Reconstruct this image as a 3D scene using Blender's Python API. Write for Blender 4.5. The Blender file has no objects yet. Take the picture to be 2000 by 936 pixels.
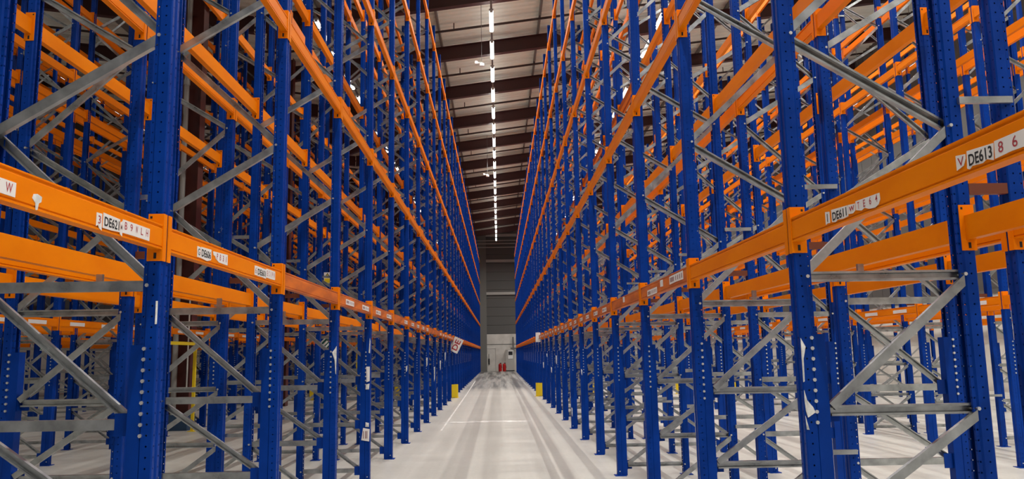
import bpy, math, random
from mathutils import Matrix, Vector
random.seed(7)
SC = bpy.context.scene
COL = SC.collection

# ------------------------------------------------------------------ camera
F_PX, W_PX = 1547.9, 2000
PITCH, ROLL, YAW = math.radians(8.221), math.radians(0.9686), math.radians(1.0909)
EYE = 1.6
cy_, sy_ = math.cos(YAW), math.sin(YAW)
cp_, sp_ = math.cos(PITCH), math.sin(PITCH)
cr_, sr_ = math.cos(ROLL), math.sin(ROLL)
x1 = Vector((cy_, -sy_, 0)); y1 = Vector((sy_, cy_, 0)); zz = Vector((0, 0, 1))
fwd = cp_ * y1 + sp_ * zz
z2 = -sp_ * y1 + cp_ * zz
rgt = cr_ * x1 - sr_ * z2
upv = sr_ * x1 + cr_ * z2
cam_d = bpy.data.cameras.new('camera')
cam = bpy.data.objects.new('camera', cam_d)
COL.objects.link(cam)
cam_d.sensor_fit = 'HORIZONTAL'
cam_d.sensor_width = 36.0
cam_d.lens = F_PX / W_PX * 36.0
cam_d.clip_start = 0.05
cam_d.clip_end = 300
cam.matrix_world = Matrix(((rgt.x, upv.x, -fwd.x, 0), (rgt.y, upv.y, -fwd.y, 0),
                           (rgt.z, upv.z, -fwd.z, EYE), (0, 0, 0, 1)))
SC.camera = cam

# ------------------------------------------------------------------ world, exposure
wd = bpy.data.worlds.new('world')
SC.world = wd
wd.use_nodes = True
wd.node_tree.nodes['Background'].inputs[0].default_value = (0.6, 0.65, 0.7, 1)
wd.node_tree.nodes['Background'].inputs[1].default_value = 0.0
SC.view_settings.view_transform = 'Standard'
SC.view_settings.look = 'None'
SC.view_settings.gamma = 1
SC.view_settings.use_curve_mapping = False
SC.view_settings.exposure = 0.52
CEILING_FILL = 12.0  # watts of fill added above each lamp to brighten the roof deck
LAMP_STRENGTH = 3.0        # diffuser glow
LAMP_POWER = 70.0          # watts thrown down by each strip lamp
LAMP_SPREAD = math.radians(140)
SC.cycles.use_denoising = True
SC.cycles.use_adaptive_sampling = False
SC.cycles.light_sampling_threshold = 0.0
SC.cycles.max_bounces = 5
SC.cycles.diffuse_bounces = 2
SC.cycles.glossy_bounces = 3
SC.cycles.transparent_max_bounces = 12
SC.cycles.sample_clamp_indirect = 6


# ------------------------------------------------------------------ materials
def mat(name, col, rough=0.5, metal=0.0, spec=0.5):
    m = bpy.data.materials.new(name)
    m.use_nodes = True
    b = m.node_tree.nodes['Principled BSDF']
    b.inputs['Base Color'].default_value = (*col, 1)
    b.inputs['Roughness'].default_value = rough
    b.inputs['Metallic'].default_value = metal
    b.inputs['Specular IOR Level'].default_value = spec
    return m


def nd(m, kind, **kw):
    n = m.node_tree.nodes.new(kind)
    for k, v in kw.items():
        setattr(n, k, v)
    return n


def lk(m, a, b):
    m.node_tree.links.new(a, b)


def math_n(m, op, a, b=None, c=None):
    n = nd(m, 'ShaderNodeMath', operation=op)
    for i, v in enumerate((a, b, c)):
        if v is None:
            continue
        if isinstance(v, (int, float)):
            n.inputs[i].default_value = v
        else:
            lk(m, v, n.inputs[i])
    return n.outputs[0]


def mottle(m, ca, cb, scale=3.0, detail=6, rough=None, stretch=(1, 1, 1), lo=0.35, hi=0.65):
    """noise driven colour variation in object space"""
    tc = nd(m, 'ShaderNodeTexCoord')
    mp = nd(m, 'ShaderNodeMapping')
    mp.inputs['Scale'].default_value = stretch
    lk(m, tc.outputs['Object'], mp.inputs['Vector'])
    no = nd(m, 'ShaderNodeTexNoise')
    no.inputs['Scale'].default_value = scale
    no.inputs['Detail'].default_value = detail
    lk(m, mp.outputs[0], no.inputs['Vector'])
    cr = nd(m, 'ShaderNodeValToRGB')
    cr.color_ramp.elements[0].position = lo
    cr.color_ramp.elements[1].position = hi
    cr.color_ramp.elements[0].color = (*ca, 1)
    cr.color_ramp.elements[1].color = (*cb, 1)
    lk(m, no.outputs[0], cr.inputs[0])
    b = m.node_tree.nodes['Principled BSDF']
    lk(m, cr.outputs[0], b.inputs['Base Color'])
    if rough:
        mr = nd(m, 'ShaderNodeMapRange')
        mr.inputs[3].default_value = rough[0]
        mr.inputs[4].default_value = rough[1]
        lk(m, no.outputs[0], mr.inputs[0])
        lk(m, mr.outputs[0], b.inputs['Roughness'])
    return m


M = {}
BLUE_A, BLUE_B = (0.0009, 0.030, 0.225), (0.0013, 0.041, 0.305)
M['blue'] = mottle(mat('blue_paint', BLUE_A, 0.30, 0, 0.12), BLUE_A, BLUE_B, 4, 4, (0.26, 0.42))
M['blue_far'] = mat('blue_paint_far', (0.0011, 0.036, 0.27), 0.34, 0, 0.12)


def perforated():
    """blue paint with real see-through slots in rows along the upright"""
    m = mottle(mat('blue_paint_perforated', BLUE_A, 0.30, 0, 0.12), BLUE_A, BLUE_B, 4, 4, (0.26, 0.42))
    tc = nd(m, 'ShaderNodeTexCoord')
    sp = nd(m, 'ShaderNodeSeparateXYZ')
    lk(m, tc.outputs['Object'], sp.inputs[0])
    gn = nd(m, 'ShaderNodeNewGeometry')
    sn = nd(m, 'ShaderNodeSeparateXYZ')
    lk(m, gn.outputs['True Normal'], sn.inputs[0])
    x, y, z = sp.outputs[0], sp.outputs[1], sp.outputs[2]
    pitch = 0.0526
    dz = math_n(m, 'MULTIPLY', math_n(m, 'SUBTRACT', math_n(m, 'FRACT', math_n(m, 'DIVIDE', z, pitch)), 0.5), pitch)
    dz2 = math_n(m, 'MULTIPLY', dz, dz)

    def hole(coord, c0, r):
        d = math_n(m, 'SUBTRACT', coord, c0)
        return math_n(m, 'LESS_THAN', math_n(m, 'ADD', math_n(m, 'MULTIPLY', d, d), dz2), r * r)
    side = math_n(m, 'GREATER_THAN', math_n(m, 'ABSOLUTE', sn.outputs[1]), 0.7)
    front = math_n(m, 'GREATER_THAN', math_n(m, 'ABSOLUTE', sn.outputs[0]), 0.7)
    hs = math_n(m, 'MULTIPLY', side, math_n(m, 'MAXIMUM', hole(x, 0.032, 0.0047), hole(x, 0.076, 0.0047)))
    hf = math_n(m, 'MULTIPLY', front, math_n(m, 'MAXIMUM', hole(y, 0.029, 0.0047), hole(y, -0.029, 0.0047)))
    h = math_n(m, 'MAXIMUM', hs, hf)
    tr = nd(m, 'ShaderNodeBsdfTransparent')
    mx = nd(m, 'ShaderNodeMixShader')
    out = m.node_tree.nodes['Material Output']
    lk(m, h, mx.inputs[0])
    lk(m, m.node_tree.nodes['Principled BSDF'].outputs[0], mx.inputs[1])
    lk(m, tr.outputs[0], mx.inputs[2])
    lk(m, mx.outputs[0], out.inputs['Surface'])
    return m


M['perf'] = perforated()
M['orange'] = mottle(mat('orange_paint', (0.8, 0.2, 0.01), 0.3, 0, 0.07), (0.84, 0.20, 0.0015), (0.90, 0.235, 0.002), 5, 5, (0.32, 0.45), (1, 0.4, 1))
M['orange_worn'] = mottle(mat('orange_paint_worn', (0.6, 0.14, 0.02), 0.5), (0.50, 0.105, 0.010), (0.78, 0.18, 0.010), 6, 9, (0.45, 0.6), (1, 0.35, 1.6), 0.38, 0.66)
M['orange_far'] = mat('orange_paint_far', (0.84, 0.20, 0.003), 0.36, 0, 0.06)
M['tie'] = mat('tie_bar_paint', (0.14, 0.03, 0.008), 0.5)
M['galv'] = mottle(mat('galvanised_steel', (0.5, 0.5, 0.49), 0.38, 0.9), (0.30, 0.31, 0.315), (0.50, 0.515, 0.52), 9, 5, (0.22, 0.38), (1, 1, 1))
M['galv_far'] = mat('galvanised_steel_far', (0.44, 0.45, 0.455), 0.34, 0.85)
M['bolt'] = mat('zinc_bolt', (0.75, 0.75, 0.73), 0.28, 0.85)
M['dark'] = mat('dark_slot', (0.012, 0.008, 0.008), 0.8)
M['black'] = mat('black_ink', (0.012, 0.012, 0.014), 0.7)
M['red_ink'] = mat('red_ink', (0.42, 0.03, 0.045), 0.7)
M['paper'] = mat('white_sticker', (0.82, 0.78, 0.76), 0.5)
M['print'] = mat('faded_print', (0.34, 0.22, 0.22), 0.7)
M['wrap'] = mottle(mat('torn_white_film', (0.8, 0.8, 0.78), 0.45), (0.62, 0.62, 0.60), (0.88, 0.88, 0.86), 30, 4)
M['maroon'] = mat('maroon_steel', (0.050, 0.012, 0.012), 0.45)
M['column'] = mottle(mat('maroon_column_paint', (0.08, 0.016, 0.012), 0.45), (0.07, 0.013, 0.010), (0.11, 0.022, 0.014), 2, 5)
M['steel_grey'] = mat('grey_steel', (0.16, 0.155, 0.15), 0.5, 0.2)
M['dark_pipe'] = mat('dark_pipe_paint', (0.035, 0.016, 0.013), 0.5)
M['pipe'] = mat('grey_pipe', (0.36, 0.36, 0.34), 0.45)
M['deck'] = mat('roof_deck', (0.75, 0.78, 0.71), 0.6)
M['white'] = mat('white_paint', (0.78, 0.78, 0.76), 0.5)
M['yellow'] = mat('yellow_paint', (0.85, 0.62, 0.012), 0.4)
M['base_blue'] = mat('column_base_blue', (0.02, 0.06, 0.13), 0.6)
M['red'] = mat('extinguisher_red', (0.45, 0.012, 0.012), 0.3)
M['green'] = mat('sign_green', (0.01, 0.09, 0.06), 0.5)
M['clad'] = mat('grey_cladding', (0.10, 0.10, 0.095), 0.6)
M['rail'] = mat('pale_cladding_rail', (0.42, 0.41, 0.38), 0.6)
M['pier'] = mat('grey_pier', (0.17, 0.17, 0.155), 0.7)
M['block'] = mottle(mat('white_blockwork', (0.62, 0.60, 0.55), 0.8), (0.56, 0.54, 0.49), (0.68, 0.66, 0.61), 1.5, 6)
M['line'] = mottle(mat('floor_line_paint', (0.7, 0.69, 0.66), 0.6), (0.50, 0.49, 0.47), (0.72, 0.71, 0.69), 6, 8, None, (1, 0.5, 1))
M['housing'] = mat('lamp_housing', (0.55, 0.55, 0.55), 0.4)


def emit(name, col, s):
    m = bpy.data.materials.new(name)
    m.use_nodes = True
    b = m.node_tree.nodes['Principled BSDF']
    b.inputs['Base Color'].default_value = (0.8, 0.8, 0.8, 1)
    b.inputs['Emission Color'].default_value = (*col, 1)
    b.inputs['Emission Strength'].default_value = s
    return m




def floor_mat():
    m = mat('concrete_floor', (0.5, 0.48, 0.45), 0.5)
    b = m.node_tree.nodes['Principled BSDF']
    tc = nd(m, 'ShaderNodeTexCoord')

    def noise(scale, stretch, detail=6, rough=0.6):
        mp = nd(m, 'ShaderNodeMapping')
        mp.inputs['Scale'].default_value = stretch
        lk(m, tc.outputs['Object'], mp.inputs['Vector'])
        n = nd(m, 'ShaderNodeTexNoise')
        n.inputs['Scale'].default_value = scale
        n.inputs['Detail'].default_value = detail
        n.inputs['Roughness'].default_value = rough
        lk(m, mp.outputs[0], n.inputs['Vector'])
        return n.outputs[0]
    big = noise(0.5, (1, 1, 1))
    fine = noise(14, (1, 1, 1), 8, 0.75)
    streaks = noise(2.6, (1, 0.03, 1), 4)
    scuff = noise(1.6, (0.5, 2.2, 1), 8, 0.7)
    s = math_n(m, 'ADD', math_n(m, 'MULTIPLY', big, 0.22), math_n(m, 'MULTIPLY', fine, 0.22))
    s = math_n(m, 'ADD', s, math_n(m, 'MULTIPLY', streaks, 0.34))
    s = math_n(m, 'ADD', s, math_n(m, 'MULTIPLY', scuff, 0.22))
    cr = nd(m, 'ShaderNodeValToRGB')
    e = cr.color_ramp.elements
    e[0].position, e[0].color = 0.36, (0.345, 0.334, 0.302, 1)
    e[1].position, e[1].color = 0.62, (0.565, 0.551, 0.508, 1)
    lk(m, s, cr.inputs[0])
    # floor colour turns darker and streaky lengthwise beyond the cross passage
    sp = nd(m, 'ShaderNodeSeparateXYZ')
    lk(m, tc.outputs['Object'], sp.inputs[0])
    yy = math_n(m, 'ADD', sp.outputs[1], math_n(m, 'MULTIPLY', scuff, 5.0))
    far_mask = nd(m, 'ShaderNodeMapRange')
    far_mask.inputs[1].default_value, far_mask.inputs[2].default_value = 37.5, 42.0
    lk(m, yy, far_mask.inputs[0])
    dark_tone = nd(m, 'ShaderNodeValToRGB')
    w = dark_tone.color_ramp.elements
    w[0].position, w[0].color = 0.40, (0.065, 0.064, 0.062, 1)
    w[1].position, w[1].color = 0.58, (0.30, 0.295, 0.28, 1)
    lk(m, streaks, dark_tone.inputs[0])
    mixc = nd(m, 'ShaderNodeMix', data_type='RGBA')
    lk(m, far_mask.outputs[0], mixc.inputs[0])
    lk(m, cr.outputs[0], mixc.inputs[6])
    lk(m, dark_tone.outputs[0], mixc.inputs[7])
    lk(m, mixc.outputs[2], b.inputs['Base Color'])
    mr = nd(m, 'ShaderNodeMapRange')
    mr.inputs[3].default_value, mr.inputs[4].default_value = 0.26, 0.50
    lk(m, scuff, mr.inputs[0])
    lk(m, mr.outputs[0], b.inputs['Roughness'])
    bp = nd(m, 'ShaderNodeBump')
    bp.inputs['Strength'].default_value = 0.08
    lk(m, fine, bp.inputs['Height'])
    lk(m, bp.outputs[0], b.inputs['Normal'])
    return m


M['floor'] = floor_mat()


# ------------------------------------------------------------------ mesh helpers
class MB:
    def __init__(self):
        self.v, self.f, self.mi = [], [], []

    def add(self, vs, fs, mi=0):
        o = len(self.v)
        self.v += [tuple(v) for v in vs]
        self.f += [tuple(i + o for i in f) for f in fs]
        self.mi += [mi] * len(fs)
        return self

    def box(self, x0, x1, y0, y1, z0, z1, mi=0):
        vs = [(x, y, z) for z in (z0, z1) for y in (y0, y1) for x in (x0, x1)]
        return self.add(vs, [(0, 2, 3, 1), (4, 5, 7, 6), (0, 1, 5, 4), (2, 6, 7, 3), (0, 4, 6, 2), (1, 3, 7, 5)], mi)

    def prism(self, poly, a, b, frame, mi=0):
        """closed polygon (u,v) swept from a to b along w; frame maps (u,v,w)->xyz"""
        n = len(poly)
        vs = [frame(u, v, a) for u, v in poly] + [frame(u, v, b) for u, v in poly]
        fs = [(i, (i + 1) % n, n + (i + 1) % n, n + i) for i in range(n)]
        fs += [tuple(range(n - 1, -1, -1)), tuple(range(n, 2 * n))]
        return self.add(vs, fs, mi)

    def tube(self, p, q, r, n=8, mi=0):
        p, q = Vector(p), Vector(q)
        d = (q - p).normalized()
        a = d.orthogonal().normalized()
        b = d.cross(a)
        ring = [(math.cos(2 * math.pi * i / n), math.sin(2 * math.pi * i / n)) for i in range(n)]
        vs = [p + a * (c * r) + b * (s * r) for c, s in ring] + [q + a * (c * r) + b * (s * r) for c, s in ring]
        fs = [(i, (i + 1) % n, n + (i + 1) % n, n + i) for i in range(n)]
        fs += [tuple(range(n - 1, -1, -1)), tuple(range(n, 2 * n))]
        return self.add(vs, fs, mi)

    def mesh(self, name, mats):
        me = bpy.data.meshes.new(name)
        me.from_pydata(self.v, [], self.f)
        if not isinstance(mats, (list, tuple)):
            mats = [mats]
        for m in mats:
            me.materials.append(m)
        if len(mats) > 1:
            me.polygons.foreach_set('material_index', self.mi)
        me.update()
        return me


def thick(pts, t):
    """open polyline -> closed outline, offset to the left of travel by t"""
    n = len(pts)
    off = []
    for i in range(n):
        ds = []
        if i > 0:
            ds.append((Vector(pts[i]) - Vector(pts[i - 1])).normalized())
        if i < n - 1:
            ds.append((Vector(pts[i + 1]) - Vector(pts[i])).normalized())
        nrm = Vector((0, 0))
        for d in ds:
            nrm += Vector((-d.y, d.x))
        nrm.normalize()
        k = 1.0
        if len(ds) == 2:
            k = 1 / max(0.4, nrm.dot(Vector((-ds[0].y, ds[0].x))))
        off.append(Vector(pts[i]) + nrm * t * k)
    return [tuple(p) for p in pts] + [tuple(p) for p in reversed(off)]


def link(name, data, parent=None, loc=None, rot=None, **props):
    o = bpy.data.objects.new(name, data)
    COL.objects.link(o)
    if parent is not None:
        o.parent = parent
    if loc is not None:
        o.location = loc
    if rot is not None:
        o.rotation_euler = (0, 0, rot)
    for k, v in props.items():
        o[k] = v
    return o


def thing(name, label, cat, data=None, loc=(0, 0, 0), rot=0, group=None):
    o = link(name, data, None, loc, rot, label=label, category=cat)
    if group:
        o['group'] = group
    return o


def struct(name, mb, m):
    return link(name, mb.mesh(name, m), kind='structure')


XYZ = lambda u, v, w: (u, v, w)
ORD = ('first second third fourth fifth sixth seventh eighth ninth tenth eleventh twelfth thirteenth fourteenth fifteenth '
       'sixteenth seventeenth eighteenth nineteenth twentieth').split()
TENS = {2: 'twenty', 3: 'thirty', 4: 'forty'}


def nth(n):
    if n <= 20:
        return ORD[n - 1]
    if n % 10 == 0:
        return TENS[n // 10][:-1] + 'ieth'
    return TENS[n // 10] + '-' + ORD[n % 10 - 1]


# ------------------------------------------------------------------ layout (metres, camera at origin, aisle along +Y)
BAY = 2.2033
Y1L, Y1R = 4.030, 4.083
DEPTH, GAP, AISLE = 0.95, 0.21, 3.22
XL, XR = -1.690, 1.531
LEVELS = [2.212, 4.298, 6.311, 8.308, 10.30]
TOP = 10.95
BACK = 76.2
WALL_L, WALL_R, FRONT = -21.6, 17.6, -9.0
LEVEL_WORD = ['lowest', 'second', 'third', 'fourth', 'top']
PAIR = 2 * DEPTH + GAP
# name words, aisle-face x, rotation (0: body towards +x), first y, last k, weight
ROWS = []
for side, x0, rot0, y1, kmax in ((-1, XL, math.pi, Y1L, 33), (1, XR, 0.0, Y1R, 31)):
    word = 'on the left' if side < 0 else 'on the right'
    n = 7 if side < 0 else 5
    x = x0
    for i in range(n):
        if i % 2 == 0:
            xf, rot = x, rot0
        else:
            xf, rot = x + side * PAIR, math.pi - rot0
            x = x + side * (PAIR + AISLE)
        ROWS.append(dict(words=f'{nth(i + 1)} rack row {word}', i=i, side=side, x=xf, rot=rot, y1=y1, kmax=kmax,
                         wt=(1, .72, .5, .38, .22, .16, .1)[i]))


def row_y(r, k):
    return r['y1'] + BAY * (k - 1)


def project(p):
    d = Vector(p) - Vector((0, 0, EYE))
    f = d.dot(fwd)
    if f < 0.05:
        return None
    return 1000 + F_PX * d.dot(rgt) / f, 468 - F_PX * d.dot(upv) / f


def seen(p):
    q = project(p)
    return q is not None and -5 < q[0] < 2005 and -5 < q[1] < 941


# ------------------------------------------------------------------ the building shell
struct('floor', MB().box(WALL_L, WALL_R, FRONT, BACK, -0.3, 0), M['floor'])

VALLEY_X, SLOPE = -7.45, 0.130
RIDGE0 = 13.30                      # roof deck height over x = 0


def roof_z(x):
    v = RIDGE0 + SLOPE * VALLEY_X
    return v + SLOPE * abs(x - VALLEY_X)


RAF0, RAF_STEP = 28.03, 4.40
rafter_ys = [RAF0 + RAF_STEP * i for i in range(-8, 11)]
purlin_xs = [1.62 + 3.56 * i for i in range(-6, 5)]

# maroon roof rafters: one I-beam per slope and bay line


def rafter_mesh(xa, xb, name):
    mb = MB()
    za, zb = roof_z(xa) - 0.20, roof_z(xb) - 0.20
    d = 0.52
    for (y0, y1, o0, o1) in ((-0.012, 0.012, 0.0, -d), (-0.11, 0.11, 0.0, -0.02), (-0.11, 0.11, -d + 0.02, -d)):
        vs = [(xx, yy, zz + oo) for oo in (o1, o0) for yy in (y0, y1) for xx, zz in ((xa, za), (xb, zb))]
        mb.add(vs, [(0, 2, 3, 1), (4, 5, 7, 6), (0, 1, 5, 4), (2, 6, 7, 3), (0, 4, 6, 2), (1, 3, 7, 5)])
    # haunch near the valley
    s = 1 if xb > VALLEY_X + 0.1 else -1
    xv = VALLEY_X + s * 0.4
    xe = VALLEY_X + s * 3.2
    zv, ze = roof_z(xv) - 0.20 - d, roof_z(xe) - 0.20 - d
    vs = [(xv, -0.1, zv), (xv, 0.1, zv), (xe, -0.1, ze), (xe, 0.1, ze), (xv, -0.1, zv - 0.6), (xv, 0.1, zv - 0.6)]
    mb.add(vs, [(0, 1, 3, 2), (4, 2, 3, 5), (0, 4, 5, 1), (0, 2, 4), (1, 5, 3)])
    return mb.mesh(name, M['maroon'])


raf_r = rafter_mesh(VALLEY_X + 0.02, WALL_R, 'roof_rafter')
raf_l = rafter_mesh(WALL_L, VALLEY_X - 0.02, 'roof_rafter')
for y in rafter_ys:
    link('roof_rafter', raf_r, loc=(0, y, 0), kind='structure')
    link('roof_rafter', raf_l, loc=(0, y, 0), kind='structure')
for x in purlin_xs:
    if WALL_L < x < WALL_R:
        z = roof_z(x)
        link('roof_purlin', MB().box(-0.035, 0.035, FRONT, BACK, -0.19, -0.008).mesh('roof_purlin', M['steel_grey']),
             loc=(x, 0, z), kind='structure')

# corrugated roof deck, one panel per purlin strip and rafter bay
ceil = link('ceiling', None, kind='structure')


def deck_mesh(xa, xb):
    mb = MB()
    nr = 14
    ys, hs = [], []
    for i in range(nr):
        y0 = RAF_STEP * i / nr
        for f, h in ((0.0, 0.0), (0.42, 0.0), (0.55, 0.045), (0.87, 0.045)):
            ys.append(y0 + f * RAF_STEP / nr)
            hs.append(h)
    ys.append(RAF_STEP)
    hs.append(0.0)
    vs = []
    for y, h in zip(ys, hs):
        vs += [(xa, y, roof_z(xa) + h), (xb, y, roof_z(xb) + h)]
    n = len(ys)
    fs = [(2 * i, 2 * i + 2, 2 * i + 3, 2 * i + 1) for i in range(n - 1)]
    return mb.add(vs, fs).mesh('roof_panel', M['deck'])


edges = sorted([WALL_L, WALL_R, VALLEY_X] + [x for x in purlin_xs if WALL_L < x < WALL_R])
for a, b in zip(edges, edges[1:]):
    if b - a < 0.3:
        continue
    me = deck_mesh(a, b)
    for y in [rafter_ys[0] - RAF_STEP] + rafter_ys:
        link('roof_panel', me, ceil, (0, y, 0))

# sprinkler pipes crossing under the roof, each with drop nozzles
for j, y in enumerate(rafter_ys):
    for dy in (-1.7, 0.6):
        mb = MB()
        for xa, xb in ((VALLEY_X + .1, WALL_R), (WALL_L, VALLEY_X - .1)):
            mb.tube((xa, 0, roof_z(xa) - 0.30), (xb, 0, roof_z(xb) - 0.30), 0.042, 6)
        for x in range(-20, 17, 3):
            mb.tube((x + .6, 0, roof_z(x + .6) - 0.30), (x + .6, 0, roof_z(x + .6) - 0.05), 0.02, 5)
        link('trim_pipe', mb.mesh('trim_pipe', M['dark_pipe']), loc=(0, y + dy, 0), kind='structure')

# walls


def side_wall(name, x, out):
    zt = roof_z(x) + 0.1
    x0, x1 = sorted((x, x + out * 0.2))
    w = link(name, None, kind='structure')
    link('blockwork', MB().box(x0, x1, FRONT, BACK, 0, 3.5).mesh('blockwork', M['block']), w)
    mb = MB()
    y = FRONT
    while y < BACK:
        ye = min(y + 1.0, BACK)
        mb.box(x0 + (0.03 if out > 0 else 0), x1 - (0.03 if out < 0 else 0), y + 0.03, ye, 3.5, zt)
        y += 1.0
    link('cladding', mb.mesh('cladding', M['clad']), w, kind='stuff')
    link('cladding_rail', MB().box(x0 - (0.05 if out > 0 else 0), x1 + (0.05 if out < 0 else 0), FRONT, BACK, 3.45, 3.6)
         .mesh('cladding_rail', M['clad']), w)


side_wall('wall_left', WALL_L, -1)
side_wall('wall_right', WALL_R, 1)
struct('wall_front', MB().box(WALL_L, WALL_R, FRONT - 0.2, FRONT, 0, 15.8), M['block'])

wb = link('wall_back', None, kind='structure')
link('blockwork', MB().box(WALL_L, WALL_R, BACK, BACK + 0.25, 0, 3.5).mesh('blockwork', M['block']), wb)
for i in range(15):
    z0 = 3.5 + i * 0.85
    link('cladding_panel', MB().box(WALL_L, WALL_R, BACK + 0.02, BACK + 0.2, z0 + 0.02, z0 + 0.85).mesh('cladding_panel', M['clad']), wb)
for z in (7.25, 10.40, 12.90):
    link('cladding_rail', MB().box(WALL_L, WALL_R, BACK - 0.12, BACK + 0.02, z, z + 0.26).mesh('cladding_rail', M['rail']), wb)
for x in (-19.0, -13.2, -1.52, 4.3, 10.1):
    link('pier', MB().box(x - 0.42, x + 0.42, BACK - 0.16, BACK, 0, 15.5).mesh('pier', M['pier']), wb)
link('block_joint', MB().box(-1.1, 1.75, BACK - 0.012, BACK, 2.50, 2.56).mesh('block_joint', M['pier']), wb)
for z in (11.75, 12.1, 12.4):
    mb = MB()
    mb.tube((WALL_L, BACK - 0.9, z), (WALL_R, BACK - 0.9, z), 0.05, 8)
    link('trim_pipe', mb.mesh('trim_pipe', M['pipe']), kind='structure')

# ------------------------------------------------------------------ strip lamps hung over every aisle
LAMP_Z = 12.0
tube_mb = MB()
hs = [(-0.062, 0.0), (-0.056, -0.035), (-0.025, -0.055), (0.025, -0.055), (0.056, -0.035), (0.062, 0.0)]
tube_mb.prism(hs, -0.74, 0.74, lambda u, v, w: (u, w, v))
hous_me = MB().box(-0.068, 0.068, -0.765, 0.765, 0.0, 0.06)
hous_me.box(-0.046, 0.046, -0.765, -0.742, -0.056, 0.0).box(-0.046, 0.046, 0.742, 0.765, -0.056, 0.0)
hous_me = hous_me.mesh('housing', M['housing'])
# the presence sensors hold the empty aisles on the left on low standby
AISLES = [('main', -0.08, 1.0), ('next left', -5.41, 0.08), ('second left', -10.74, 0.2), ('third left', -16.07, 0.2),
          ('next right', 5.25, 1.0), ('second right', 10.58, 0.85), ('third right', 15.6, 0.7)]
for aname, ax, dim in AISLES:
    glow = emit('lamp_diffuser', (1.0, 0.96, 0.90), 1.6 + LAMP_STRENGTH * dim)
    glow.cycles.emission_sampling = 'NONE'
    tube_me = tube_mb.mesh('diffuser', glow)
    fill_d = bpy.data.lights.new('ceiling_fill_light', 'AREA')  # added fill light facing up at the ceiling, not part of the fitting
    fill_d.shape = 'RECTANGLE'
    fill_d.size, fill_d.size_y = 0.12, 1.46
    fill_d.energy = CEILING_FILL * dim
    fill_d.color = (1.0, 0.965, 0.91)
    lamp_d = bpy.data.lights.new('lamp_light', 'AREA')
    lamp_d.shape = 'RECTANGLE'
    lamp_d.size, lamp_d.size_y = 0.03, 1.46
    lamp_d.energy = LAMP_POWER * dim
    lamp_d.spread = LAMP_SPREAD
    lamp_d.color = (1.0, 0.965, 0.91)
    zl = min(LAMP_Z, roof_z(ax) - 0.20 - 0.52 - 0.12)
    n_seen = n_out = 0
    ys = [23.74 + 2.392 * i for i in range(-13, 21)]
    for y in ys:
        lab = None
        if seen((ax, y, zl)):
            n_seen += 1
            lab = f'lit white strip lamp, {nth(n_seen)} from the camera over the {aname} aisle'
        else:
            n_out += 1
            lab = f'lit strip lamp over the {aname} aisle, {nth(n_out)} beyond the picture edge'
        o = thing('strip_lamp', lab, 'lamp', None, (ax, y, zl), 0, f'strip lamps over the {aname} aisle')
        link('housing', hous_me, o)
        link('diffuser', tube_me, o)
        link('lamp_light', lamp_d, o, (0, 0, -0.062))
        u = link('ceiling_fill_light', fill_d, o, (0, 0, 0.066))
        u.rotation_euler = (math.pi, 0, 0)
    t = MB().box(ax - 0.03, ax + 0.03, ys[0] - 1, BACK - 2, zl + 0.06, zl + 0.12)
    for y in rafter_ys:
        if y < BACK - 2:
            t.box(ax - 0.006, ax + 0.006, y - 0.006, y + 0.006, zl + 0.12, roof_z(ax) - 0.71)
    thing('lamp_track', f'long metal track carrying the strip lamps over the {aname} aisle', 'track',
          t.mesh('lamp_track', M['steel_grey']))

# pendant sensors
for lab, x, y in (('small white sensor hung on a thin rod beside the lamp row, nearer one', -0.42, 24.9),
                  ('small white sensor hung on a thin rod beside the lamp row, farther one', -0.46, 41.2)):
    o = thing('pendant_sensor', lab, 'sensor', None, (x, y, 11.0), 0)
    link('rod', MB().tube((0, 0, 0.04), (0, 0, roof_z(x) - 11.02), 0.008, 5).mesh('rod', M['steel_grey']), o)
    link('sensor_head', MB().tube((0, 0, -0.05), (0, 0, 0.04), 0.085, 12).mesh('sensor_head', M['white']), o)
    link('sensor_arm', MB().box(-0.20, 0.02, -0.015, 0.015, 0.05, 0.08).box(-0.22, -0.13, -0.05, 0.05, 0.03, 0.12).mesh('sensor_arm', M['white']), o)

# ------------------------------------------------------------------ racking: shared meshes
# upright section: aisle face at x = 0, open at the back
_h = [(0.086, 0.020), (0.086, 0.036), (0.068, 0.036), (0.060, 0.045), (0.006, 0.045), (0.0, 0.040), (0.0, 0.016), (0.007, 0.011)]
SECTION = _h + [(x, -y) for x, y in reversed(_h)]
SEC = thick(SECTION, 0.003)


def upright_mesh(flip, m, name):
    s = -1 if flip else 1
    poly = [(s * x, y) for x, y in SEC]
    if flip:
        poly.reverse()
    return MB().prism(poly, 0.008, TOP, XYZ).mesh(name, m)


def up_simple(flip):
    s = -1 if flip else 1
    poly = [(0.086, 0.036), (0.06, 0.045), (0, 0.045), (0, -0.045), (0.06, -0.045), (0.086, -0.036)]
    poly = thick(poly, 0.004)
    poly = [(s * x, y) for x, y in poly]
    if flip:
        poly.reverse()
    return MB().prism(poly, 0.008, TOP, XYZ).mesh('upright', M['blue_far'])


UP = upright_mesh(False, M['perf'], 'upright')
UPS = up_simple(False)

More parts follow.
